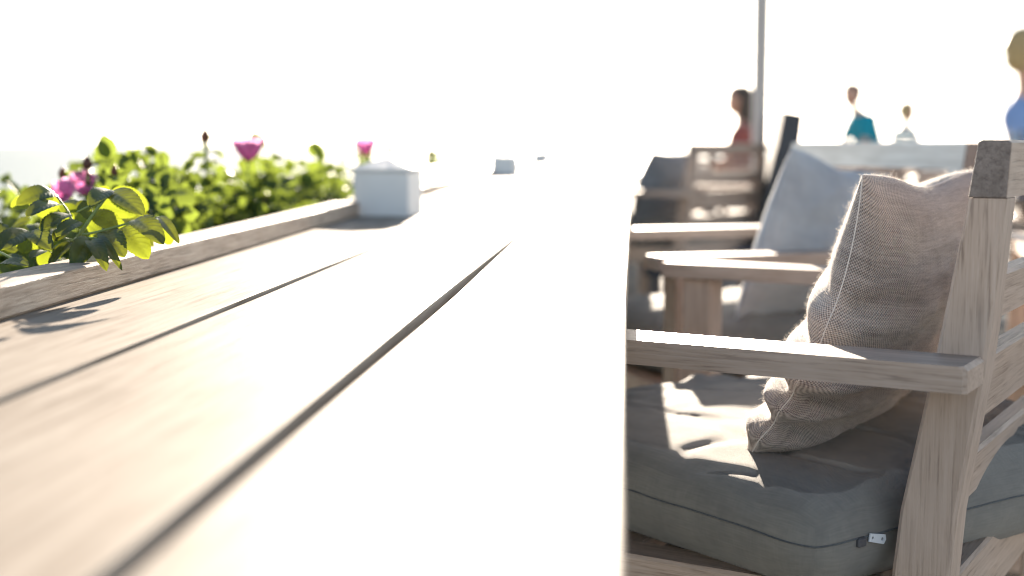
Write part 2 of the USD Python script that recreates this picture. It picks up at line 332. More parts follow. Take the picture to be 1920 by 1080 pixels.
for y in (0.3, 3.0, 6.6, 10.1, 13.6):
    obj('support_leg', cat(box(-0.30, -0.25, y, y + 0.05, 0, BAR - 0.10), ), 'rail_wood', bar)
    obj('crossbeam', box(rail_x(y) + 0.02, -0.06, y, y + 0.05, BAR - 0.095, BAR - 0.036), 'rail_wood', bar)

for i, (x, y) in enumerate(posts):
    lab = ['large white square fence post with pyramid cap beside the rose bush, nearest of the row', 'white square fence post with pyramid cap, second along the bar rail', 'small white fence post standing third along the bar rail', 'farthest tiny white fence post at the end of the bar rail'][i]
    t = thing('fence_post', lab, 'post', (x, y, 0), -5.0, 'white posts along the bar counter')
    w = 0.0535
    obj('post', box(-w, w, -w, w, 0, BAR + 0.083, 0.003), 'white_paint', t)
    c = w + 0.004; zc = BAR + 0.0832
    pts = [(sx * c, sy * c, zc + dz) for sx in (-1, 1) for sy in (-1, 1) for dz in (0, 0.005)] + [(sx * 0.006, sy * 0.006, zc + 0.024) for sx in (-1, 1) for sy in (-1, 1)]
    obj('cap', trimesh.convex.convex_hull(np.array(pts)), 'white_paint', t)


# ------------------------------------------------------------------ armchairs
def post_x(z, z0=0.66):          # front and back edge of the leaning rear post in the chair's own frame
    back = np.interp(z, [0, 0.512, 0.66, 0.79, 0.833], [-0.255, -0.278, -0.30, -0.31, -0.312])
    front = np.interp(z, [0, 0.506, 0.66, 0.79, 0.833], [-0.205, -0.230, -0.259, -0.281, -0.287])
    return front, back


def make_chair(label, loc, rz, group, plate=False, back='teak', dw=0.0):
    t = thing('wooden_armchair', label, 'chair', loc, rz, group)
    for sgn in (1, -1):
        Yb = lambda a, b: (min(sgn * (a - dw), sgn * (b - dw)), max(sgn * (a - dw), sgn * (b - dw)))
        y0, y1 = Yb(0.295, 0.335)
        zs = [0, 0.3, 0.512, 0.66, 0.787]; fr = [post_x(z) for z in zs]; parts = []
        for i in range(len(zs) - 1):
            parts.append(prism([(fr[i][1], zs[i]), (fr[i][0], zs[i]), (fr[i + 1][0], zs[i + 1]), (fr[i + 1][1], zs[i + 1])], y0, y1, 0.0025))
        # one continuous loft for the post
        V, F = [], []
        c = 0.003
        for z in np.linspace(0, 0.787, 16):
            f, b = post_x(z)
            V += [(f, y0 + c, z), (f, y1 - c, z), (f - c, y1, z), (b + c, y1, z), (b, y1 - c, z), (b, y0 + c, z), (b + c, y0, z), (f - c, y0, z)]
        k = 8
        for i in range(15):
            for j in range(k):
                j2 = (j + 1) % k; F += [(i * k + j, i * k + j2, (i + 1) * k + j2), (i * k + j, (i + 1) * k + j2, (i + 1) * k + j)]
        for j in range(1, k - 1): F += [(0, j + 1, j), (15 * k, 15 * k + j, 15 * k + j + 1)]
        m = trimesh.Trimesh(np.array(V), F, process=False); m.fix_normals()
        obj('rear_post', m, back + '_z', t)
        a0, a1 = Yb(0.3355, 0.398)
        obj('armrest', cat(prism([(-0.298, 0.6385), (0.296, 0.6385), (0.296, 0.6575), (0.2935, 0.66), (-0.2945, 0.66), (-0.298, 0.6565)], a0, a1, 0.0025)), 'teak_x', t)
        l0, l1 = Yb(0.3455, 0.390)
        obj('front_leg', box(0.222, 0.267, l0, l1, 0, 0.638, 0.003), 'teak_z', t)
        r0, r1 = Yb(0.300, 0.345)
        obj('side_rail', box(-0.245, 0.262, r0, r1, 0.392, 0.450, 0.003), 'teak_x', t)
    obj('front_rail', box(0.224, 0.262, -0.2995 + dw, 0.2995 - dw, 0.390, 0.449, 0.003), 'teak_y', t)
    obj('rear_rail', box(-0.272, -0.246, -0.2945 + dw, 0.2945 - dw, 0.400, 0.462, 0.003), 'teak_y', t)
    f0, b0 = post_x(0.787); f1, b1 = post_x(0.833)
    top = obj('top_rail', prism([(b0, 0.7875), (f0, 0.7875), (f1, 0.831), (f1 - 0.003, 0.833), (b1 + 0.003, 0.833), (b1, 0.831)], -0.334 + dw, 0.334 - dw, 0.002), back + '_y', t)
    for sgn in (1, -1):
        y0, y1 = sorted((sgn * (0.3342 - dw), sgn * (0.336 - dw)))
        obj('end_grain', prism([(b0, 0.7875), (f0, 0.7875), (f1, 0.831), (f1 - 0.003, 0.833), (b1 + 0.003, 0.833), (b1, 0.831)], y0, y1, 0.0006), 'teak_end', top)
    for z0, z1 in ((0.683, 0.723), (0.592, 0.652), (0.515, 0.560)):
        c0, c1 = np.mean(post_x(z0)), np.mean(post_x(z1)); h = 0.010
        obj('back_slat', prism([(c0 - h, z0), (c0 + h, z0), (c1 + h, z1 - 0.003), (c1 + h - 0.003, z1), (c1 - h + 0.003, z1), (c1 - h, z1 - 0.003)], -0.2945 + dw, 0.2945 - dw, 0.002), back + '_y', t)
    for i in range(6):
        x = -0.20 + i * 0.075
        obj('seat_slat', box(x, x + 0.055, -0.2995 + dw, 0.2995 - dw, 0.428, 0.446, 0.002), 'teak_y', t)
    if plate:
        obj('plate', box(-0.02, 0.04, 0.3452 - dw, 0.348 - dw, 0.408, 0.430, 0.001), 'black_label', t, label='small dark plate on the side rail')
    return t


def rounded_cushion(hx, hy, hz, r=0.037, dome=0.019, n=64, seed=0, amp=0.006, corner=0.012):
    """Box cushion: rounded edges, domed faces, wrinkles. Returns mesh, uv, and the displacement for its piping."""
    g = np.linspace(-1, 1, n)
    A, B = np.meshgrid(g, g, indexing='ij'); nz = 13; gz = np.linspace(-1, 1, nz)
    fs, Vs, UVs, off = [], [], [], 0

    def add(P, Q, flip):
        nonlocal off
        a, b = P.shape[:2]; I, J = np.meshgrid(np.arange(a - 1), np.arange(b - 1), indexing='ij')
        q = np.stack([I * b + J, (I + 1) * b + J, (I + 1) * b + J + 1, I * b + J + 1], -1).reshape(-1, 4) + off
        fs.append(q[:, ::-1] if flip else q); Vs.append(P.reshape(-1, 3)); UVs.append(Q.reshape(-1, 2)); off += a * b
    add(np.stack([A, B, np.ones_like(A)], -1), np.stack([A * hx, B * hy], -1), False)
    add(np.stack([A, B, -np.ones_like(A)], -1), np.stack([A * hx, B * hy], -1), True)
    A2, C2 = np.meshgrid(g, gz, indexing='ij')
    for sg in (1, -1):
        add(np.stack([A2, np.full_like(A2, sg), C2], -1), np.stack([A2 * hx, C2 * hz], -1), sg > 0)
        add(np.stack([np.full_like(A2, sg), A2, C2], -1), np.stack([A2 * hy, C2 * hz], -1), sg < 0)
    c = np.vstack(Vs); h = np.array([hx, hy, hz])

    def shape(c):
        p = c * h; core = np.clip(p, -(h - r), h - r); d = p - core; L = np.linalg.norm(d, axis=1, keepdims=True)
        e = np.maximum(np.abs(d).max(1, keepdims=True), 1e-9)
        v = core + np.where(L > 1e-9, d / np.maximum(L, 1e-9) * e, 0)
        ux, uy = np.clip(v[:, 0] / hx, -1, 1), np.clip(v[:, 1] / hy, -1, 1); up = np.clip(v[:, 2] / hz, -1, 1)
        v[:, 2] += dome * (1 - ux ** 2) ** 0.55 * (1 - uy ** 2) ** 0.55 * up
        bow = 1 + corner * ((ux ** 2) * (uy ** 2) * 2 - 0.5)[:, None]
        v[:, :2] *= bow * (1 - 0.035 * np.clip(0.15 - up, 0, 1) ** 1.3)[:, None]
        w1 = meshkit.fbm(np.stack([v[:, 0] * 7, v[:, 1] * 7, v[:, 2] * 7], -1) + seed, 3, seed) - 0.5
        w2 = np.abs(meshkit.noise(np.stack([v[:, 0] * 9 + v[:, 1] * 5, v[:, 1] * 16 - v[:, 0] * 6, v[:, 2] * 6], -1) + seed * 2.3, seed + 5) - 0.5)
        v[:, 2] += amp * (1.6 * w1 - 0.55 * np.exp(-(w2 / 0.07) ** 2)) * np.clip(0.2 + 0.8 * up, 0, 1)
        rc = np.random.default_rng(seed + 77)
        for k in range(11):                                            # soft folds running in from the edges
            an = rc.uniform(0, 2 * np.pi); ex, ey = (np.sign(math.cos(an)), rc.uniform(-.9, .9)) if k % 2 else (rc.uniform(-.9, .9), np.sign(math.sin(an)))
            dx_, dy_ = ux - ex, uy - ey; th_ = math.atan2(-ey, -ex) + rc.uniform(-.6, .6); a_ = dx_ * math.cos(th_) + dy_ * math.sin(th_); b_ = -dx_ * math.sin(th_) + dy_ * math.cos(th_) + .25 * a_ * a_ * rc.uniform(-1, 1)
            wd = rc.uniform(.035, .07); e_ = np.exp(-(a_ / rc.uniform(.35, .8)) ** 2) * (a_ > -.3)
            v[:, 2] += np.clip(up, 0, 1) * amp * rc.uniform(.5, .95) * e_ * (np.exp(-(b_ / wd) ** 2) - .7 * np.exp(-((b_ - 1.8 * wd) / wd) ** 2))
        v[:, :2] += np.stack([ux, uy], -1) * (amp * 0.8 * w1)[:, None]
        return v
    f = np.vstack(fs)
    return (shape(c), f), np.vstack(UVs), shape


def weld(mesh, uv):
    """Smooth normals across coincident seam vertices while each keeps its own uv: positions are welded, seams keep the first uv."""
    return mesh, uv


def make_cushion(label, chair_loc, chair_rz, dx, dy, drz, group, seed, zip_pull=False, n=64, hx=0.262, hy=0.275):
    a = math.radians(chair_rz)
    loc = (chair_loc[0] + math.cos(a) * dx - math.sin(a) * dy, chair_loc[1] + math.sin(a) * dx + math.cos(a) * dy, 0.450)
    t = thing('seat_cushion', label, 'cushion', loc, chair_rz + drz, group)
    hz = 0.040
    (v, f), uv, shape = rounded_cushion(hx, hy, hz, seed=seed, n=n)
    v = v + [0, 0, hz + 0.002]
    body = obj('cushion_cover', (v, f), 'cushion_canvas', t, smooth=True, uv=uv)
    ring = []
    m = 60
    for s0, s1 in (((-1, -1), (1, -1)), ((1, -1), (1, 1)), ((1, 1), (-1, 1)), ((-1, 1), (-1, -1))):
        for q in np.linspace(0, 1, m, endpoint=False): ring.append((s0[0] + (s1[0] - s0[0]) * q, s0[1] + (s1[1] - s0[1]) * q, 0.22))
    R = shape(np.array(ring)); R = np.vstack([R, R[:1]]) + [0, 0, hz + 0.002]
    out = R[:, :2] / np.linalg.norm(R[:, :2], axis=1, keepdims=True) * 0.0006
    R[:, :2] += out
    pm = tube(R, 0.0008, 6)
    obj('piping', pm, 'piping_canvas', body, smooth=True, uv=pm.vertices[:, :2])
    if zip_pull:
        w = m3.CrossSection([[(-0.011, -0.0035), (0.009, -0.0042), (0.011, 0), (0.009, 0.0042), (-0.011, 0.0035)]])
        w = w - m3.CrossSection.circle(0.0016, 16).translate((0.006, 0)) - m3.CrossSection.circle(0.0013, 16).translate((-0.007, 0))
        ms = m3.Manifold.extrude(w, 0.0012).to_mesh()
        z = trimesh.Trimesh(ms.vert_properties[:, :3], ms.tri_verts, process=False)
        R3 = np.array([[0, 0, -1], [1, 0, 0], [0, 1, 0]], float)     # hangs on the rear side face
        R3 = np.array([[0.0, 0.0, -1.0], [-0.97, -0.24, 0.0], [-0.24, 0.97, 0.0]])
        obj('zip_pull', moved(z, (-hx - 0.004, hy - 0.072, hz + 0.008), R=R3), 'zinc', body, smooth=False)
        obj('zip_slider', box(-hx - 0.006, -hx + 0.002, hy - 0.057, hy - 0.047, hz + 0.004, hz + 0.012, 0.001), 'dark_steel', body)
    return t


def pillow_mesh(hw, hh, T, n=80, seed=0, folds=(), pinch=0.07, rough=0.004, dip=0.0, puff=0.55, bend=0.0):
    """A soft pillow in the a (width), b (height), c (thickness) frame. folds: (a0, b0, direction, length, amplitude) creases."""
    g = np.sin(np.linspace(-1, 1, n) * np.pi / 2)
    A, B = np.meshgrid(g, g, indexing='ij'); Vs, fs, UV = [], [], []
    for sg in (1, -1):
        prof = np.clip((1 - A ** 2) * (1 - B ** 2), 0, 1) ** puff
        X = hw * A * (1 - pinch * (1 - B ** 2) * np.abs(A) ** 1.5); Yv = hh * B * (1 - pinch * 1.25 * (1 - A ** 2) * np.abs(B) ** 1.5)
        Yv -= dip * np.exp(-((A + 0.05) / 0.42) ** 2) * np.clip(B, 0, 1) ** 2
        q = np.stack([A * 3 + seed, B * 3, np.full_like(A, sg * 2.0)], -1)
        w = meshkit.fbm(q * 1.3, 3, seed) - 0.5
        C = sg * T * prof * (1 + 0.25 * w) + rough * 2 * w * (prof ** 0.5)
        for (a0, b0, ang, ln, am, wd) in folds:
            da, db = A - a0, B - b0; u = da * math.cos(ang) + db * math.sin(ang); v = -da * math.sin(ang) + db * math.cos(ang) + 0.12 * u * u
            env = np.exp(-(np.clip(u, -9, 0) / 0.12) ** 2) * np.exp(-(np.clip(u, 0, 9) / ln) ** 2)
            C = C + sg * am * env * (np.exp(-(v / wd) ** 2) - 0.9 * np.exp(-((v - 1.7 * wd) / wd) ** 2)) * np.clip(prof * 3, 0, 1)
            X = X + np.sign(A) * am * 0.9 * env * np.exp(-(v / wd) ** 2) * np.abs(A) ** 4
        C = C + bend * (1 - B ** 2) * (0.4 + 0.6 * np.clip(-A + .3, 0, 1))
        Q = np.stack([X, Yv, C], -1); m_ = n // 2
        ua = np.concatenate([np.zeros((1, n)), np.cumsum(np.linalg.norm(np.diff(Q, axis=0), axis=2), 0)], 0); ub = np.concatenate([np.zeros((n, 1)), np.cumsum(np.linalg.norm(np.diff(Q, axis=1), axis=2), 1)], 1)
        Vs.append(Q.reshape(-1, 3)); UV.append(np.stack([ua - ua[m_], ub - ub[:, m_:m_ + 1]], -1).reshape(-1, 2))
        I, J = np.meshgrid(np.arange(n - 1), np.arange(n - 1), indexing='ij')
        q = np.stack([I * n + J, (I + 1) * n + J, (I + 1) * n + J + 1, I * n + J + 1], -1).reshape(-1, 4)
        fs.append((q if sg > 0 else q[:, ::-1]) + (0 if sg > 0 else n * n))
    return np.vstack(Vs), np.vstack(fs), np.vstack(UV), n


def place_pillow(label, center, wdir, hdir, mat, hw, hh, T, group, seed, folds=(), fuzz=0, n=80, dip=0.0, pinch=0.06, puff=0.55, bend=0.0):
    w = np.array(wdir, float); w /= np.linalg.norm(w); h = np.array(hdir, float); h -= w * (h @ w); h /= np.linalg.norm(h); c = np.cross(w, h)
    t = thing('throw_pillow', label, 'pillow', center, 0, group)
    V, f, uv, n = pillow_mesh(hw, hh, T, n, seed, folds, dip=dip, pinch=pinch, puff=puff, bend=bend)
    Rm = np.stack([w, h, c], 0); V = V @ Rm
    cover = obj('pillow_cover', (V, f), mat, t, smooth=True, uv=uv)
    k = n * n; idx = np.arange(k).reshape(n, n)
    loop = np.concatenate([idx[:, 0], idx[-1, 1:], idx[-2::-1, -1], idx[0, -2::-1]])
    L = V[loop]
    pm = tube(L[::2], 0.0007, 5)
    obj('seam', pm, 'seam_thread' if fuzz else mat, cover, smooth=True, uv=pm.vertices[:, :2])
    if fuzz:
        q = np.asarray(f); tri = np.vstack([q[:, :3], q[:, [0, 2, 3]]]); tm = trimesh.Trimesh(V, tri, process=False)
        P, fi = trimesh.sample.sample_surface(tm, fuzz, seed=5); N = tm.face_normals[fi]
        r2 = np.random.default_rng(3); K = len(P); ln = r2.gamma(2.0, 0.0008, K)[:, None] + 0.0006
        d = N + r2.normal(0, 0.55, (K, 3)); d /= np.linalg.norm(d, axis=1, keepdims=True); d2 = d + r2.normal(0, 0.7, (K, 3)); d2 /= np.linalg.norm(d2, axis=1, keepdims=True)
        pts = np.stack([P - N * 0.0003, P + d * ln * 0.35, P + d * ln * 0.65 + d2 * ln * 0.15, P + d * ln * 0.8 + d2 * ln * 0.45], 1).reshape(-1, 3)
        c_ = UsdGeom.BasisCurves.Define(stage, free(str(cover.GetPath()), 'lint'))
        c_.CreateTypeAttr('cubic'); c_.CreateBasisAttr('catmullRom'); c_.CreateWrapAttr('pinned')
        c_.CreatePointsAttr(Vt.Vec3fArray.FromNumpy(pts.astype(np.float32))); c_.CreateCurveVertexCountsAttr(Vt.IntArray.FromNumpy(np.full(K, 4, np.int32)))
        c_.CreateWidthsAttr(Vt.FloatArray([0.00009])); c_.SetWidthsInterpolation('constant')
        UsdShade.MaterialBindingAPI.Apply(c_.GetPrim()).Bind(LOOK['fuzz']); tag(c_, kind='stuff')
    return t


def frame(theta_deg):            # forward direction measured from +y towards +x, as a heading
    a = math.radians(theta_deg); u = np.array([math.sin(a), math.cos(a), 0]); return u, math.degrees(math.atan2(u[1], u[0]))


CHAIRS = 'wooden armchairs on the terrace'
# nearest chair
U1, RZ1 = frame(-64); N1 = np.array([math.cos(math.radians(-64)), -math.sin(math.radians(-64)), 0])
L1 = U1 * 0.53 + N1 * 1.463
chair1 = make_chair('large weathered wooden armchair nearest the camera, with grey seat cushion and woven pillow', L1, RZ1, CHAIRS)
make_cushion('blue grey canvas seat cushion with zip lying askew on the nearest armchair', L1, RZ1, -0.050, 0.046, -23, 'seat cushions', 3, True, n=110)
pc = U1 * 0.400 + N1 * 1.408 + UP * 0.664
place_pillow('fuzzy beige grey woven pillow leaning in the nearest armchair, in sharp focus', pc, N1 * 1.0 - U1 * 0.05, UP * 0.265 - U1 * 0.108, 'pillow_linen', 0.215, 0.150, 0.058, 'pillows on the armchairs', 5,
             folds=[(-1.0, -0.30, 0.25, 0.55, 0.012, 0.085), (-1.0, -0.52, 0.10, 0.45, 0.013, 0.075), (-1.0, -0.74, 0.02, 0.6, 0.012, 0.085), (-0.95, 0.1, 0.3, 0.5, 0.005, 0.09), (-0.2, -0.7, 0.0, 0.8, 0.004, 0.1)],
             fuzz=26000, n=150, dip=0.014, pinch=0.020, puff=0.50, bend=0.024)
# second chair
U2, RZ2 = frame(-113); W2 = np.array([-U2[1], U2[0], 0])
L2 = at_height(1207, 477, 0.66) * [1, 1, 0] - U2 * 0.296 - W2 * (0.3355 - 0.045)
chair2 = make_chair('second wooden armchair along the bar, with pale blue pillow and backrest coloured pale for the light on it', L2, RZ2, CHAIRS, plate=True, back='bleached', dw=0.045)
make_cushion('grey seat cushion with sunlit patch on the second armchair, behind the near armrests', L2, RZ2, -0.02, 0.0, 4, 'seat cushions', 9, n=48, hy=0.235)
pc2 = np.array([0.2693, 2.309, 0]) + N1 * 0.17 - RT * 0.012 + UP * 0.652
place_pillow('pale blue pillow with sunlit edge leaning in the second armchair', pc2, N1 * 0.9 + RT * 0.12 - UP * 0.12, UP * 0.26 - U2 * 0.13, 'pillow_blue', 0.215, 0.152, 0.070, 'pillows on the armchairs', 12, n=60, dip=0.012, pinch=0.012, puff=0.5, bend=0.01)


def put_chair(px, depth, heading, label, local=(0, 0), src=None):
    """Stands a copy of the chair so that the given point of its frame is seen in column px at that depth."""
    u, rz = frame(heading); p = at_depth(px, 400, depth); a = math.radians(rz)
    off = np.array([math.cos(a) * local[0] - math.sin(a) * local[1], math.sin(a) * local[0] + math.cos(a) * local[1], 0])
    loc = np.array([p[0], p[1], 0]) - off
    dup(chair1, loc, rz, label, 'chair', CHAIRS)
    return loc, rz, u, np.array([-u[1], u[0], 0])


l3, rz3, u3, w3 = put_chair(1300, 5.0, -62, 'third wooden armchair along the bar, dark pillow, its slatted back left of the pole', (-0.30, 0.315))
make_cushion('seat cushion of the third armchair along the bar', l3, rz3, -0.02, 0, 0, 'seat cushions', 15, n=30)
place_pillow('dark slate pillow with sunlit top in the third armchair', l3 - u3 * 0.06 + w3 * 0.06 + UP * 0.655, -w3, UP * 0.27 - u3 * 0.08, 'pillow_dark', 0.21, 0.155, 0.085, 'pillows on the armchairs', 21, n=40)
l4, rz4, u4, w4 = put_chair(1232, 7.6, -80, 'fourth wooden armchair at the bar, only its top rail showing past the third', (0.0, -0.3))
l5, rz5, u5, w5 = put_chair(1918, 2.6, 10, 'wooden armchair at the right edge, one dark leg behind the nearest chair', (0.245, 0.37))

# ------------------------------------------------------------------ parasol pole, tall white table, dark seat
t = thing('parasol_pole', 'tall thin grey pole rising behind the second armchair', 'pole', at_depth(1423, 300, 5.6) * [1, 1, 0], 0)
obj('pole', lathe([(0.0, 0.03), (0.031, 0.03), (0.031, 3.4), (0.0, 3.41)], 20), 'pole_paint', t)
obj('base', lathe([(0.0, 0.0), (0.26, 0.0), (0.26, 0.025), (0.22, 0.045), (0.04, 0.05), (0.0, 0.05)], 32), 'dark_steel', t)
obj('finial', lathe([(0.0, 3.4), (0.03, 3.41), (0.035, 3.44), (0.02, 3.47), (0.0, 3.475)], 16), 'dark_steel', t)

def tumbler(px, y, depth, z, label, h=0.11, r_=0.034):
    p = at_depth(px, y, depth)
    t = thing('drinking_glass', label, 'glass', (p[0], p[1], z))
    obj('bowl', lathe([(0.0, 0.0), (r_ * 0.8, 0.0), (r_, h), (r_ - 0.002, h), (r_ * 0.8 - 0.002, 0.008), (0.0, 0.008)], 24), 'glass', t, smooth=40)


p = at_depth(1444, 300, 5.6)
t = thing('lounge_seat', 'dark grey padded high backed lounge seat beyond the second armchair, right of the grey pole', 'seat', (p[0], p[1], 0), 177)
obj('backrest', trimesh.convex.convex_hull(np.array([(x, y, z) for x, z in ((-0.05, 0.35), (0.07, 0.35), (-0.115, 0.945), (-0.035, 0.960)) for y in (-0.24, 0.24)])), 'dark_padding', t)
obj('seat', box(-0.02, 0.5, -0.26, 0.26, 0.30, 0.42, 0.02), 'navy_cloth', t)
for x in (0.0, 0.44):
    for y in (-0.25, 0.21): obj('leg', box(x, x + 0.04, y, y + 0.04, 0, 0.31), 'dark_steel', t)


# ------------------------------------------------------------------ people far along the terrace
def ball(c, r_): return m3.Manifold.sphere(r_, 20).translate(tuple(map(float, c)))


def bone(a, b, ra, rb): return m3.Manifold.batch_hull([ball(a, ra), ball(b, rb)])


def smoothed(man, length=0.03, it=8):
    ms = man.refine_to_length(length).to_mesh()
    tm = trimesh.Trimesh(ms.vert_properties[:, :3], ms.tri_verts, process=True)
    trimesh.smoothing.filter_taubin(tm, iterations=it); return tm


def person(label, loc, rz, shirt, hair, long_hair=False, lean=0.06, s=1.0, turn=0.0):
    """Someone seated, facing local +x; the seat is at z = 0.52."""
    t = thing('person', label, 'person', loc, rz)
    hip = np.array([0, 0, 0.60]); chest = hip + [lean * 0.8, 0, 0.34]; neck = chest + [lean * 0.4, 0, 0.16]; head = neck + [0.02 + lean * 0.3, 0, 0.165]
    J = {}; bones = []
    bones += [m3.Manifold.batch_hull([ball(hip + [0, .09, 0], .10), ball(hip + [0, -.09, 0], .10), ball(hip + [lean * .3, .07, .17], .095), ball(hip + [lean * .3, -.07, .17], .095)]),
              m3.Manifold.batch_hull([ball(hip + [lean * .3, .07, .17], .095), ball(hip + [lean * .3, -.07, .17], .095), ball(chest + [0, .10, .02], .10), ball(chest + [0, -.10, .02], .10)]),
              m3.Manifold.batch_hull([ball(chest + [0, .10, .02], .10), ball(chest + [0, -.10, .02], .10), ball(chest + [0, .155, .075], .055), ball(chest + [0, -.155, .075], .055), ball(neck, .052)]),
              bone(neck - [0, 0, .02], head - [0.01, 0, .07], .052, .048)]
    ct, st_ = math.cos(turn), math.sin(turn)
    fx = lambda x, y, z: head + [x * ct - y * st_, x * st_ + y * ct, z]
    bones += [m3.Manifold.batch_hull([ball(fx(-.02, 0, .03), .088), ball(fx(.02, 0, .035), .078), ball(fx(.045, 0, -.06), .045), ball(fx(.0, .035, -.03), .05), ball(fx(.0, -.035, -.03), .05), ball(fx(.055, 0, -.085), .026)]),
              m3.Manifold.batch_hull([ball(fx(.082, 0, .005), .010), ball(fx(.105, 0, -.03), .013), ball(fx(.08, .015, -.035), .010), ball(fx(.08, -.015, -.035), .010)])]
    for sg in (1, -1):
        bones.append(m3.Manifold.batch_hull([ball(fx(-.005, sg * .085, .015), .014), ball(fx(-.015, sg * .092, .01), .010), ball(fx(0, sg * .083, -.025), .010)]))
        sh = chest + [0, sg * .175, .08]; el = sh + [0.10, sg * .05, -.26]; wr = el + [0.23, -sg * .07, -.02]
        kn = hip + [0.42, sg * .13, -.05]; an = np.array([0.40, sg * .13, 0.08]); to = an + [0.17, sg * .02, -.045]
        bones += [bone(sh, el, .052, .040), bone(el, wr, .040, .027), bone(hip + [0, sg * .09, -.02], kn, .088, .062), bone(kn, an, .060, .040), bone(an, to, .040, .030)]
        palm = wr + [0.075, 0, -.005]
        bones.append(m3.Manifold.batch_hull([ball(wr, .024), ball(palm + [0, .03, 0], .012), ball(palm + [0, -.03, 0], .012)]))
        for q, ln in enumerate((.060, .072, .068, .052)):
            y = (q - 1.5) * .02; k1 = palm + [ln * .5, y * 1.1, -.006]; k2 = palm + [ln * .95, y * 1.15, -.022]
            bones += [bone(palm + [0, y, 0], k1, .0095, .009), bone(k1, k2, .009, .008)]
        th0 = wr + [0.03, -sg * .02, 0]; th1 = wr + [0.06, -sg * .055, -.004]; th2 = wr + [0.09, -sg * .065, -.012]
        bones += [bone(th0, th1, .012, .011), bone(th1, th2, .011, .009)]
    body = m3.Manifold.batch_boolean(bones, m3.OpType.Add)
    sc = lambda m: moved(m, s=s)
    b = obj('body', sc(smoothed(body, 0.03, 4)), 'skin', t, smooth=True)
    sh_b = [m3.Manifold.batch_hull([ball(hip + [0, .09, 0], .115), ball(hip + [0, -.09, 0], .115), ball(hip + [lean * .3, .07, .17], .110), ball(hip + [lean * .3, -.07, .17], .110)]),
            m3.Manifold.batch_hull([ball(hip + [lean * .3, .07, .17], .110), ball(hip + [lean * .3, -.07, .17], .110), ball(chest + [0, .10, .02], .114), ball(chest + [0, -.10, .02], .114)]),
            m3.Manifold.batch_hull([ball(chest + [0, .10, .02], .114), ball(chest + [0, -.10, .02], .114), ball(chest + [0, .16, .075], .068), ball(chest + [0, -.16, .075], .068), ball(neck - [0, 0, .05], .060)])]
    for sg in (1, -1):
        sh = chest + [0, sg * .175, .08]; el = sh + [0.10, sg * .05, -.26]
        sh_b.append(bone(sh, sh + (el - sh) * .62, .066, .058))
    obj('shirt', sc(smoothed(m3.Manifold.batch_boolean(sh_b, m3.OpType.Add), 0.035, 5)), shirt, t, smooth=True)
    tr = [m3.Manifold.batch_hull([ball(hip + [0, .09, -.02], .112), ball(hip + [0, -.09, -.02], .112)])]
    for sg in (1, -1):
        kn = hip + [0.42, sg * .13, -.05]; an = np.array([0.40, sg * .13, 0.08])
        tr += [bone(hip + [0, sg * .09, -.02], kn, .100, .074), bone(kn, an + [0, 0, .04], .072, .058)]
    obj('trousers', sc(smoothed(m3.Manifold.batch_boolean(tr, m3.OpType.Add), 0.04, 5)), 'trouser_cloth', t, smooth=True)
    hb = [m3.Manifold.batch_hull([ball(fx(-.035, 0, .045), .090), ball(fx(.03, 0, .075), .055), ball(fx(-.05, 0, -.02), .070)])]
    if long_hair: hb.append(m3.Manifold.batch_hull([ball(fx(-.05, 0, .0), .085), ball(fx(-.075, .03, -.17), .05), ball(fx(-.075, -.03, -.17), .05)]))
    hm = smoothed(m3.Manifold.batch_boolean(hb, m3.OpType.Add), 0.02, 3)
    hm.vertices += hm.vertex_normals * (meshkit.fbm(hm.vertices * 30, 2, 3)[:, None] - .4) * 0.014
    obj('hair', sc(hm), hair, t, smooth=True)
    for sg in (1, -1):
        obj('eye', sc(moved(trimesh.creation.icosphere(1, .010), fx(.078, sg * .032, .012))), 'black_label', b, smooth=True)
    obj('mouth', sc(moved(trimesh.creation.icosphere(1, 1.0), fx(.083, 0, -.062), R=np.diag([.006, .022, .006]))), 'red_cloth', b, smooth=True)
    return t


def seat_person(px, depth, rz, label, shirt, hair, **k):
    p = at_depth(px, 300, depth); a = math.radians(rz)
    person(label, (p[0], p[1], 0.0), rz, shirt, hair, **k)
    loc = np.array([p[0] + math.cos(a) * 0.06, p[1] + math.sin(a) * 0.06, 0])
    return loc


people = [(1408, 10.0, 160, 'seated person with dark hair and red top, partly behind the grey pole', 'red_cloth', 'brown_hair', dict(long_hair=True, s=0.9)),
          (1636, 15.0, 200, 'seated person in turquoise top with short dark hair, far beyond the second armchair', 'teal_cloth', 'brown_hair', dict(lean=0.16, turn=0.3, s=1.07)),
          (1692, 15.5, 20, 'small seated person with fair hair and white top, right of the one in turquoise', 'white_cloth', 'blond_hair', dict(s=0.94, lean=0.02)),
          (1966, 6.8, 15, 'person with fair hair and blue shirt cut off by the right edge', 'blue_cloth', 'blond_hair', dict(lean=-0.10))]
chair_words = ['armchair under the person in the red top', 'armchair under the person in the turquoise top', 'armchair under the fair haired person in white', 'armchair under the person in blue at the right edge']
for (px, d, rz, lab, sh, hr, kw), cw in zip(people, chair_words):
    loc = seat_person(px, d, rz, lab, sh, hr, **kw)
    dup(chair1, loc, rz, cw, 'chair', CHAIRS)
put = [(1805, 7.4, 95, 'wooden armchair far off, left of the nearest chair post', (0, 0)), (1350, 9.5, 200, 'wooden armchair far behind the third one, left of the pole', (0, 0)), (1555, 9.0, -70, 'distant wooden armchair below the left end of the second chair top rail', (0, 0)), (1670, 8.6, 60, 'distant wooden armchair below the right end of the second chair top rail', (0, 0))]
for px, d, hd, lab, lc in put: put_chair(px, d, hd, lab, lc)


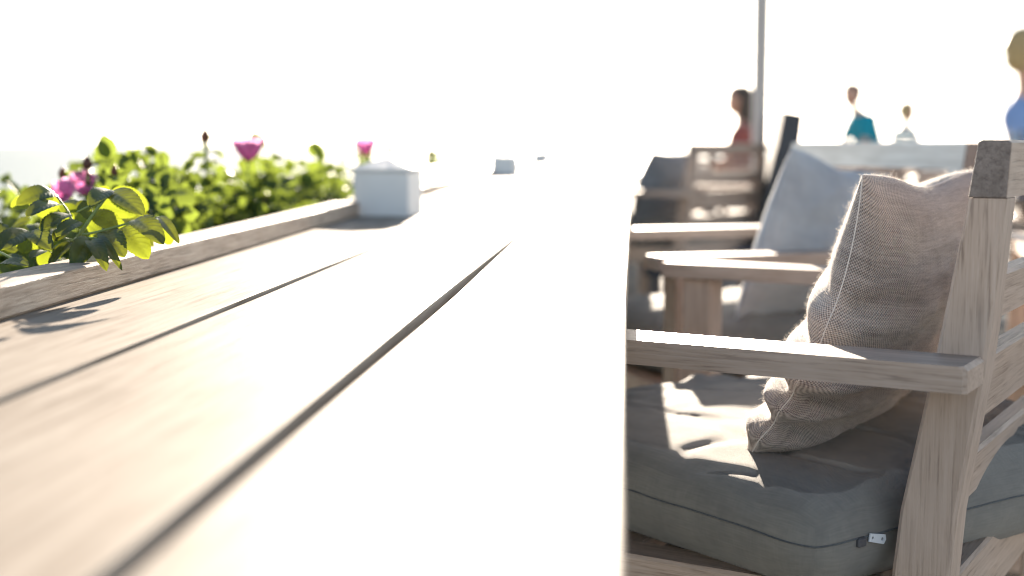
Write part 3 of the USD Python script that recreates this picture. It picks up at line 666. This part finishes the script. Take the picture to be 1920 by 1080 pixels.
def cafe_table(px, depth, label, H=0.74, r_=0.42):
    p = at_depth(px, 300, depth); t = thing('cafe_table', label, 'table', (p[0], p[1], 0))
    obj('tabletop', lathe([(0.0, H - 0.03), (r_, H - 0.03), (r_ + 0.004, H - 0.015), (r_, H), (0.0, H)], 40), 'table_white', t)
    obj('pedestal', lathe([(0.0, 0.02), (0.03, 0.02), (0.03, H - 0.03), (0.0, H - 0.03)], 20), 'dark_steel', t)
    obj('foot', lathe([(0.0, 0.0), (0.24, 0.0), (0.24, 0.015), (0.0, 0.025)], 32), 'dark_steel', t)
    return p


cafe_table(1652, 15.2, 'round white cafe table between the turquoise and the fair haired person')
cafe_table(1340, 13.2, 'round white cafe table beside the person in red')
p = cafe_table(1872, 6.4, 'round white cafe table in front of the person in blue', r_=0.34)
for i, (dx, lab) in enumerate(((-0.05, 'left tumbler on the table of the person in blue'), (0.06, 'right tumbler on the table of the person in blue'))):
    t = thing('drinking_glass', lab, 'glass', (p[0] + dx, p[1] - 0.05 * i, 0.74), 0, 'glasses on the table of the person in blue')
    obj('bowl', lathe([(0.0, 0.0), (0.028, 0.0), (0.037, 0.15), (0.035, 0.15), (0.026, 0.008), (0.0, 0.008)], 24), 'glass', t, smooth=40)

# ------------------------------------------------------------------ roses behind the rail
def leaf_mesh(L, W, droop=0.3, fold=0.25, nl=14, nw=8, vein=0.0, twist=0.0, serr=0.0, curl=0.0):
    """A leaflet from the origin along +x, upper side +z: arched along its length, folded on the midrib, veined, toothed."""
    s_ = np.linspace(0, 1, nl + 1); tt = np.linspace(-1, 1, nw + 1); S, Tt = np.meshgrid(s_, tt, indexing='ij')
    w = W * 0.5 * (np.sin(np.pi * np.clip(S, 0, 1) ** 0.9) ** 0.5)
    if serr: w = w * (1 + serr * np.where(np.abs(Tt) > 0.99, np.sign(np.sin(S * nl * np.pi * 1.0 + 0.1)), 0))
    a = -droop * S * 1.0; x = L * np.cumsum(np.cos(a), 0) / (nl + 1); zc = L * np.cumsum(np.sin(a), 0) / (nl + 1)
    x -= x[:1]; zc -= zc[:1]
    y = w * Tt * np.cos(fold)
    z = zc + w * np.abs(Tt) * math.sin(fold) - curl * W * Tt ** 4 + vein * W * np.cos((S * 9 - np.abs(Tt) * 2.2) * 2 * np.pi) * (np.abs(Tt) > 0.05) * np.sin(np.pi * S)
    c, s2 = np.cos(twist * S), np.sin(twist * S)
    V = np.stack([x, y * c, z + y * s2], -1).reshape(-1, 3); k = nw + 1
    I, J = np.meshgrid(np.arange(nl), np.arange(nw), indexing='ij')
    q = np.stack([I * k + J, (I + 1) * k + J, (I + 1) * k + J + 1, I * k + J + 1], -1).reshape(-1, 4)
    return trimesh.Trimesh(V, np.vstack([q[:, [0, 1, 2]], q[:, [0, 2, 3]]]), process=False)


def basis(d, nhint):
    d = d / np.linalg.norm(d); n = nhint - d * (nhint @ d); n /= np.linalg.norm(n) + 1e-9; return np.stack([d, np.cross(n, d), n], 1)


# the sprig in focus that leans over the rail; points read off the photograph (crop of 3.6 x), each with its own distance
sprig = thing('rose_sprig', 'sharp green rose sprig with toothed leaves leaning over the wooden rail', 'plant')
pt = lambda cx, cy, d: at_depth(cx / 3.6, cy / 3.6 + 220, d)
TOCAM = CAM - pt(500, 700, 1.3); TOCAM /= np.linalg.norm(TOCAM)
SKYN = np.array([0.0, -0.15, 1.0])
# base x, y, depth, tip x, y, depth, width (crop px), tilt towards the camera (0 = face up, 1 = faces the camera), droop, fold
LEAVES = [
    (375, 515, 1.34, 110, 585, 1.29, 120, .60, .9, .30), (365, 520, 1.38, 70, 600, 1.36, 110, .95, .8, .2), (405, 590, 1.33, 183, 665, 1.27, 120, .55, .6, .35), (395, 560, 1.39, 240, 650, 1.40, 110, 1., .4, .1),
    (345, 505, 1.42, 235, 575, 1.44, 90, 1., .4, .1), (465, 655, 1.32, 280, 760, 1.27, 115, .60, .5, .3), (400, 595, 1.37, 530, 650, 1.41, 80, 1., .3, .2), (490, 650, 1.38, 430, 720, 1.42, 70, 1., .3, .1),
    (738, 490, 1.31, 608, 600, 1.26, 120, .75, .5, .3), (740, 470, 1.36, 590, 600, 1.37, 80, .9, 1.1, .5), (742, 505, 1.32, 962, 655, 1.25, 140, .62, .5, .30), (745, 500, 1.39, 1005, 622, 1.40, 135, 1., .8, .1),
    (660, 580, 1.38, 920, 655, 1.39, 110, 1., .3, .1), (625, 645, 1.33, 848, 762, 1.30, 110, .95, .5, .15), (590, 715, 1.37, 688, 795, 1.39, 90, 1., .5, .15),
    (540, 560, 1.34, 600, 690, 1.33, 75, .7, .3, .3), (905, 690, 1.29, 1100, 845, 1.22, 135, .68, .6, .25), (1065, 675, 1.30, 1205, 845, 1.24, 75, .45, .6, .4), (1090, 715, 1.35, 1150, 855, 1.34, 90, 1., .3, .1),
    (835, 735, 1.30, 998, 942, 1.23, 160, .85, .5, .2), (705, 765, 1.30, 835, 935, 1.24, 140, .70, .5, .3), (830, 740, 1.36, 760, 850, 1.37, 100, .9, .3, .2),
    (600, 812, 1.27, 495, 1010, 1.22, 135, .80, .4, .3), (605, 835, 1.26, 720, 1030, 1.21, 105, .45, .9, .45), (650, 815, 1.28, 825, 1030, 1.22, 70, .40, 1.0, .5), (490, 840, 1.30, 335, 990, 1.26, 85, .6, .4, .4),
    (190, 765, 1.29, -10, 890, 1.24, 150, .70, .4, .25), (200, 775, 1.29, 345, 890, 1.24, 120, .65, .5, .3), (195, 795, 1.35, 150, 915, 1.34, 110, 1., .3, .15), (190, 790, 1.36, 255, 890, 1.37, 90, 1., .3, .1),
    (445, 760, 1.32, 365, 830, 1.29, 80, .6, .4, .3), (540, 705, 1.31, 385, 800, 1.27, 100, .6, .5, .35), (300, 900, 1.31, 210, 950, 1.28, 80, .7, .3, .3), (330, 900, 1.34, 275, 1000, 1.33, 90, 1., .3, .15),
    (0, 990, 1.28, 185, 1000, 1.23, 90, .5, .4, .3), (40, 930, 1.33, 200, 1000, 1.30, 60, .4, .4, .3), (30, 720, 1.36, -60, 800, 1.34, 110, .6, .4, .3), (520, 640, 1.40, 450, 560, 1.44, 90, .8, .3, .2),
    (620, 760, 1.40, 760, 700, 1.45, 120, .8, .3, .2), (260, 830, 1.38, 380, 760, 1.42, 120, .8, .3, .2), (680, 860, 1.36, 560, 920, 1.36, 130, .9, .3, .2), (900, 720, 1.42, 800, 650, 1.46, 110, .8, .3, .2)]
rb = np.random.default_rng(31)
for i in range(34):                                                   # the leaflets deeper in the sprig
    cx, cy, d_ = rb.uniform(40, 1000), rb.uniform(600, 960), rb.uniform(1.40, 1.58)
    if cy < 560 + abs(cx - 520) * .3: cy += 150
    an = rb.uniform(0.2, 2.9); ln = rb.uniform(110, 170)
    LEAVES.append((cx, cy, d_, cx + ln * math.cos(an) * (1 if rb.random() < .6 else -1), cy + ln * math.sin(an) * .6, d_ + rb.uniform(-.04, .02), rb.uniform(80, 120), rb.uniform(.5, .95), rb.uniform(.3, .7), rb.uniform(.1, .35)))
for i, (bx, by, bd, tx, ty, td, wpx, tilt, droop, fold) in enumerate(LEAVES):
    a, b = pt(bx, by, bd), pt(tx, ty, td); d = b - a; L = np.linalg.norm(d) * 1.06
    W = wpx / 3.6 / FPX * (bd + td) / 2 * 1.22
    nh = TOCAM * tilt + SKYN * (1 - tilt * 0.85) + rng.normal(0, 0.10, 3)
    Bm = basis(d, nh)
    half = droop * 0.5; c, s2 = math.cos(half), math.sin(half)
    Bm = Bm @ np.array([[c, 0, -s2], [0, 1, 0], [s2, 0, c]])          # rises first, then droops to the tip
    m = leaf_mesh(L, W, droop, fold, nl=26, nw=12, vein=0.020, serr=0.035, twist=rng.normal(0, 0.15), curl=0.04)
    m = moved(m, a, R=Bm)
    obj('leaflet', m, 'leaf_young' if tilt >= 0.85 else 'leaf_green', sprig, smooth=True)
STEMS = [([(505, 830, 1.33), (560, 760, 1.32), (640, 640, 1.32), (700, 560, 1.32), (742, 490, 1.32)], .0018), ([(500, 760, 1.34), (470, 660, 1.34), (420, 580, 1.34), (370, 515, 1.34)], .0011), ([(520, 640, 1.33), (600, 600, 1.32)], .0009),
         ([(560, 790, 1.30), (690, 765, 1.29), (830, 725, 1.29), (960, 690, 1.29), (1075, 675, 1.30)], .0011), ([(505, 820, 1.30), (600, 815, 1.27), (660, 815, 1.27)], .0010), ([(490, 830, 1.32), (350, 800, 1.30), (190, 770, 1.29), (60, 760, 1.30)], .0011),
         ([(505, 830, 1.33), (490, 930, 1.36), (470, 1200, 1.44)], .0022), ([(-20, 900, 1.30), (60, 940, 1.28), (150, 985, 1.27)], .0010), ([(330, 900, 1.32), (420, 850, 1.32), (500, 835, 1.33)], .0009)]
for pts, rr in STEMS:
    P_ = np.array([pt(*q) for q in pts]); ts = np.linspace(0, len(P_) - 1, 20)
    from scipy.interpolate import CubicSpline
    if len(P_) > 2: P_ = CubicSpline(np.arange(len(P_)), P_)(ts)
    obj('stem', tube(P_, np.linspace(rr * 1.15, rr * 0.75, len(P_)), 8), 'stem_green', sprig, smooth=True)


def petal(L, W, cup=0.5):
    s_ = np.linspace(0, 1, 9); tt = np.linspace(-1, 1, 9); S, Tt = np.meshgrid(s_, tt, indexing='ij')
    w = W / 2 * np.clip(0.25 + 0.9 * S ** 0.7, 0, 1) * np.where(S > .8, np.sqrt(np.clip(1 - ((S - .8) / .26) ** 2, 0, 1)), 1)
    ang = 0.25 + (1.15 + cup * 0.4) * S ** 0.75; r_ = L * np.cumsum(np.cos(ang), 0) / 9; zz = L * np.cumsum(np.sin(ang), 0) / 9
    r_ = r_ + 0.14 * L * S ** 5 - 0.10 * L * (Tt ** 2) * S; zz = zz - 0.07 * L * np.cos(Tt * 3 * np.pi) * (S > .85)
    V = np.stack([r_ - 0.18 * W * Tt ** 2, w * Tt, zz], -1).reshape(-1, 3); k = 9
    I, J = np.meshgrid(np.arange(8), np.arange(8), indexing='ij'); q = np.stack([I * k + J, (I + 1) * k + J, (I + 1) * k + J + 1, I * k + J + 1], -1).reshape(-1, 4)
    return trimesh.Trimesh(V, np.vstack([q[:, [0, 1, 2]], q[:, [0, 2, 3]]]), process=False)


def bush(label, spots, leaves, flowers=(), buds=(), seed=0, size=(0.038, 0.025)):
    """spots: (x, y, z, radius) balls of foliage; flowers: (point, size, tilt)."""
    r3 = np.random.default_rng(seed); spots = [(x, y, z - 0.040, q) for x, y, z, q in spots]; S = np.array(spots); base = np.array([S[:, 0].mean(), S[:, 1].mean(), 0])
    t = thing('rose_bush', label, 'bush', base, 0, 'rose bushes behind the bar rail')
    st = []
    for x, y, z, rad in spots:
        for q in range(3):
            e = np.array([x, y, z]) + r3.normal(0, rad * .4, 3) - base; m_ = np.array([e[0] * .6, e[1] * .6, e[2] * .5]) + r3.normal(0, .03, 3)
            st.append(tube(CubicSpline([0, .5, 1], np.array([np.array([e[0] * .3, e[1] * .3, -0.03]), m_, e]))(np.linspace(0, 1, 10)), np.linspace(.006, .0018, 10), 6))
    obj('stem', cat(*st), 'stem_brown', t, smooth=True)
    ms = []
    wts = S[:, 3] ** 2; wts /= wts.sum()
    for i in range(leaves // 6):
        x, y, z, rad = spots[r3.choice(len(S), p=wts)]
        d = r3.normal(size=3); d /= np.linalg.norm(d); d[2] = abs(d[2]) * .8 if r3.random() < .75 else d[2]
        o = np.array([x, y, z]) + d * rad * r3.uniform(.45, 1.08) - base
        out = d * .7 + np.array([0, 0, .25]) + r3.normal(0, .35, 3); out /= np.linalg.norm(out)
        side = np.cross(out, UP + r3.normal(0, .3, 3)); side /= np.linalg.norm(side) + 1e-9; nn = np.cross(side, out)
        Lk = size[0] * r3.uniform(.7, 1.25)
        for (along, sg) in ((.0, 1), (.0, -1), (.6, 1), (.6, -1), (1.2, 0), (1.2, .3)):
            dd = out * (.35 if sg else 1) + side * sg + r3.normal(0, .18, 3)
            nh = nn + r3.normal(0, .45, 3)
            ms.append(moved(leaf_mesh(Lk * r3.uniform(.8, 1.15), Lk * size[1] / size[0], r3.uniform(.2, .9), r3.uniform(.1, .4), 4, 2), o + out * along * Lk, R=basis(dd, nh)))
    obj('foliage', cat(*ms), 'bush_green', t, smooth=True, kind='stuff')
    for p, size_, tl in flowers:
        p = np.array(p) - base
        fl = obj('flower', moved(lathe([(0, 0), (.10 * size_, .0), (.14 * size_, .10 * size_), (.06 * size_, .2 * size_), (0, .2 * size_)], 12), p, R=basis(np.array([1.0, 0, 0]), np.array(tl))), 'bud_red', t, label='pink rose flower', smooth=True)
        Rb = basis(np.array([1.0, 0.2, 0]), np.array(tl, float))
        for k in range(6):
            a = k * 2 * math.pi / 6 + .3; Rz = np.array([[math.cos(a), -math.sin(a), 0], [math.sin(a), math.cos(a), 0], [0, 0, 1]])
            obj('petal', moved(petal(size_ * .95, size_ * .85, r3.uniform(.35, .6)), p + Rb @ (np.array([0, 0, .02 * size_])), R=Rb @ Rz), 'petal_pink', fl, smooth=True)
        e = p - Rb[:, 2] * .25
        obj('stem', tube(CubicSpline([0, .5, 1], np.array([p, (p + e) / 2 + r3.normal(0, .01, 3), e + [0, 0, -.05]]))(np.linspace(0, 1, 8)), .0018, 6), 'stem_green', t, smooth=True)
    for p, size_ in buds:
        p = np.array(p) - base
        obj('bud', moved(lathe([(0, 0), (.3 * size_, .1 * size_), (.42 * size_, .4 * size_), (.25 * size_, .8 * size_), (0, 1.1 * size_)], 12), p), 'bud_red', t, smooth=True)
        for k in range(13):
            an = k * 2.4; dd = np.array([math.cos(an), math.sin(an), .7 - .09 * k])
            obj('leaflet', moved(leaf_mesh(size_ * r3.uniform(1.1, 1.9), size_ * .85, .6, .3, 6, 4), p + [0, 0, size_ * (.1 - .28 * k)], R=basis(dd, UP + r3.normal(0, .4, 3))), 'bush_green', t, smooth=True)
        obj('stem', tube([p, p + [0, 0.01, -.08], p + [0.01, 0, -.22]], .0032, 6), 'stem_green', t, smooth=True)
    return t


f1 = at_depth(466, 303, 2.3)
bush('dense rose bush with one tall pink flower, between the sprig and the nearest white post',
     [(-0.78, 1.95, .66, .13), (-0.72, 2.25, .70, .12), (-0.86, 2.35, .70, .14), (-0.66, 2.6, .66, .09), (-0.80, 2.75, .68, .12), (-0.95, 2.6, .68, .14), (-1.05, 2.2, .64, .14), (-0.65, 2.1, .62, .09), (*at_depth(462, 330, 2.35), .05), (*at_depth(515, 335, 2.4), .05), (-0.64, 2.40, .60, .09), (*at_depth(600, 340, 2.8), .05)], 2000,
     flowers=[(f1, .050, (0.05, -0.1, 1))], buds=[(at_depth(385, 268, 2.3), .024)], seed=2)
bush('low rose bush with two pink flowers behind the sharp sprig at the left edge',
     [(-0.72, 1.45, .60, .09), (-0.80, 1.65, .63, .10), (-0.68, 1.62, .62, .09), (-0.9, 1.8, .62, .11), (-0.62, 1.35, .58, .07), (-0.64, 1.8, .64, .08), (-0.80, 1.30, .56, .09), (*at_depth(215, 345, 1.8), .02), (*at_depth(290, 375, 1.95), .07), (*at_depth(240, 400, 1.75), .06), (*at_depth(330, 350, 2.05), .06)], 1100,
     flowers=[(at_depth(158, 362, 1.85), .034, (0.1, -.7, .8)), (at_depth(122, 372, 1.8), .030, (-.2, -.8, .5))], buds=[(at_depth(164, 318, 1.85), .018), (at_depth(118, 335, 1.9), .016), (at_depth(215, 330, 1.8), .014)], seed=5)
bush('rose bush with pink flower rising behind the nearest white post',
     [(-0.80, 3.1, .66, .12), (-0.72, 3.4, .68, .11), (-0.92, 3.4, .68, .14), (-0.74, 3.8, .70, .11), (*at_depth(690, 296, 3.35), .06), (-0.9, 3.9, .68, .14), (*at_depth(815, 300, 4.0), .06)], 900,
     flowers=[(at_depth(686, 292, 3.3), .052, (0.1, -.3, 1))], buds=[(at_depth(805, 292, 3.9), .022)], seed=8)
bush('small rose bush farther along, right of the nearest white post', [(-0.86, 4.6, .66, .12), (-0.80, 5.0, .66, .11), (-0.95, 5.3, .66, .13)], 450, seed=11)
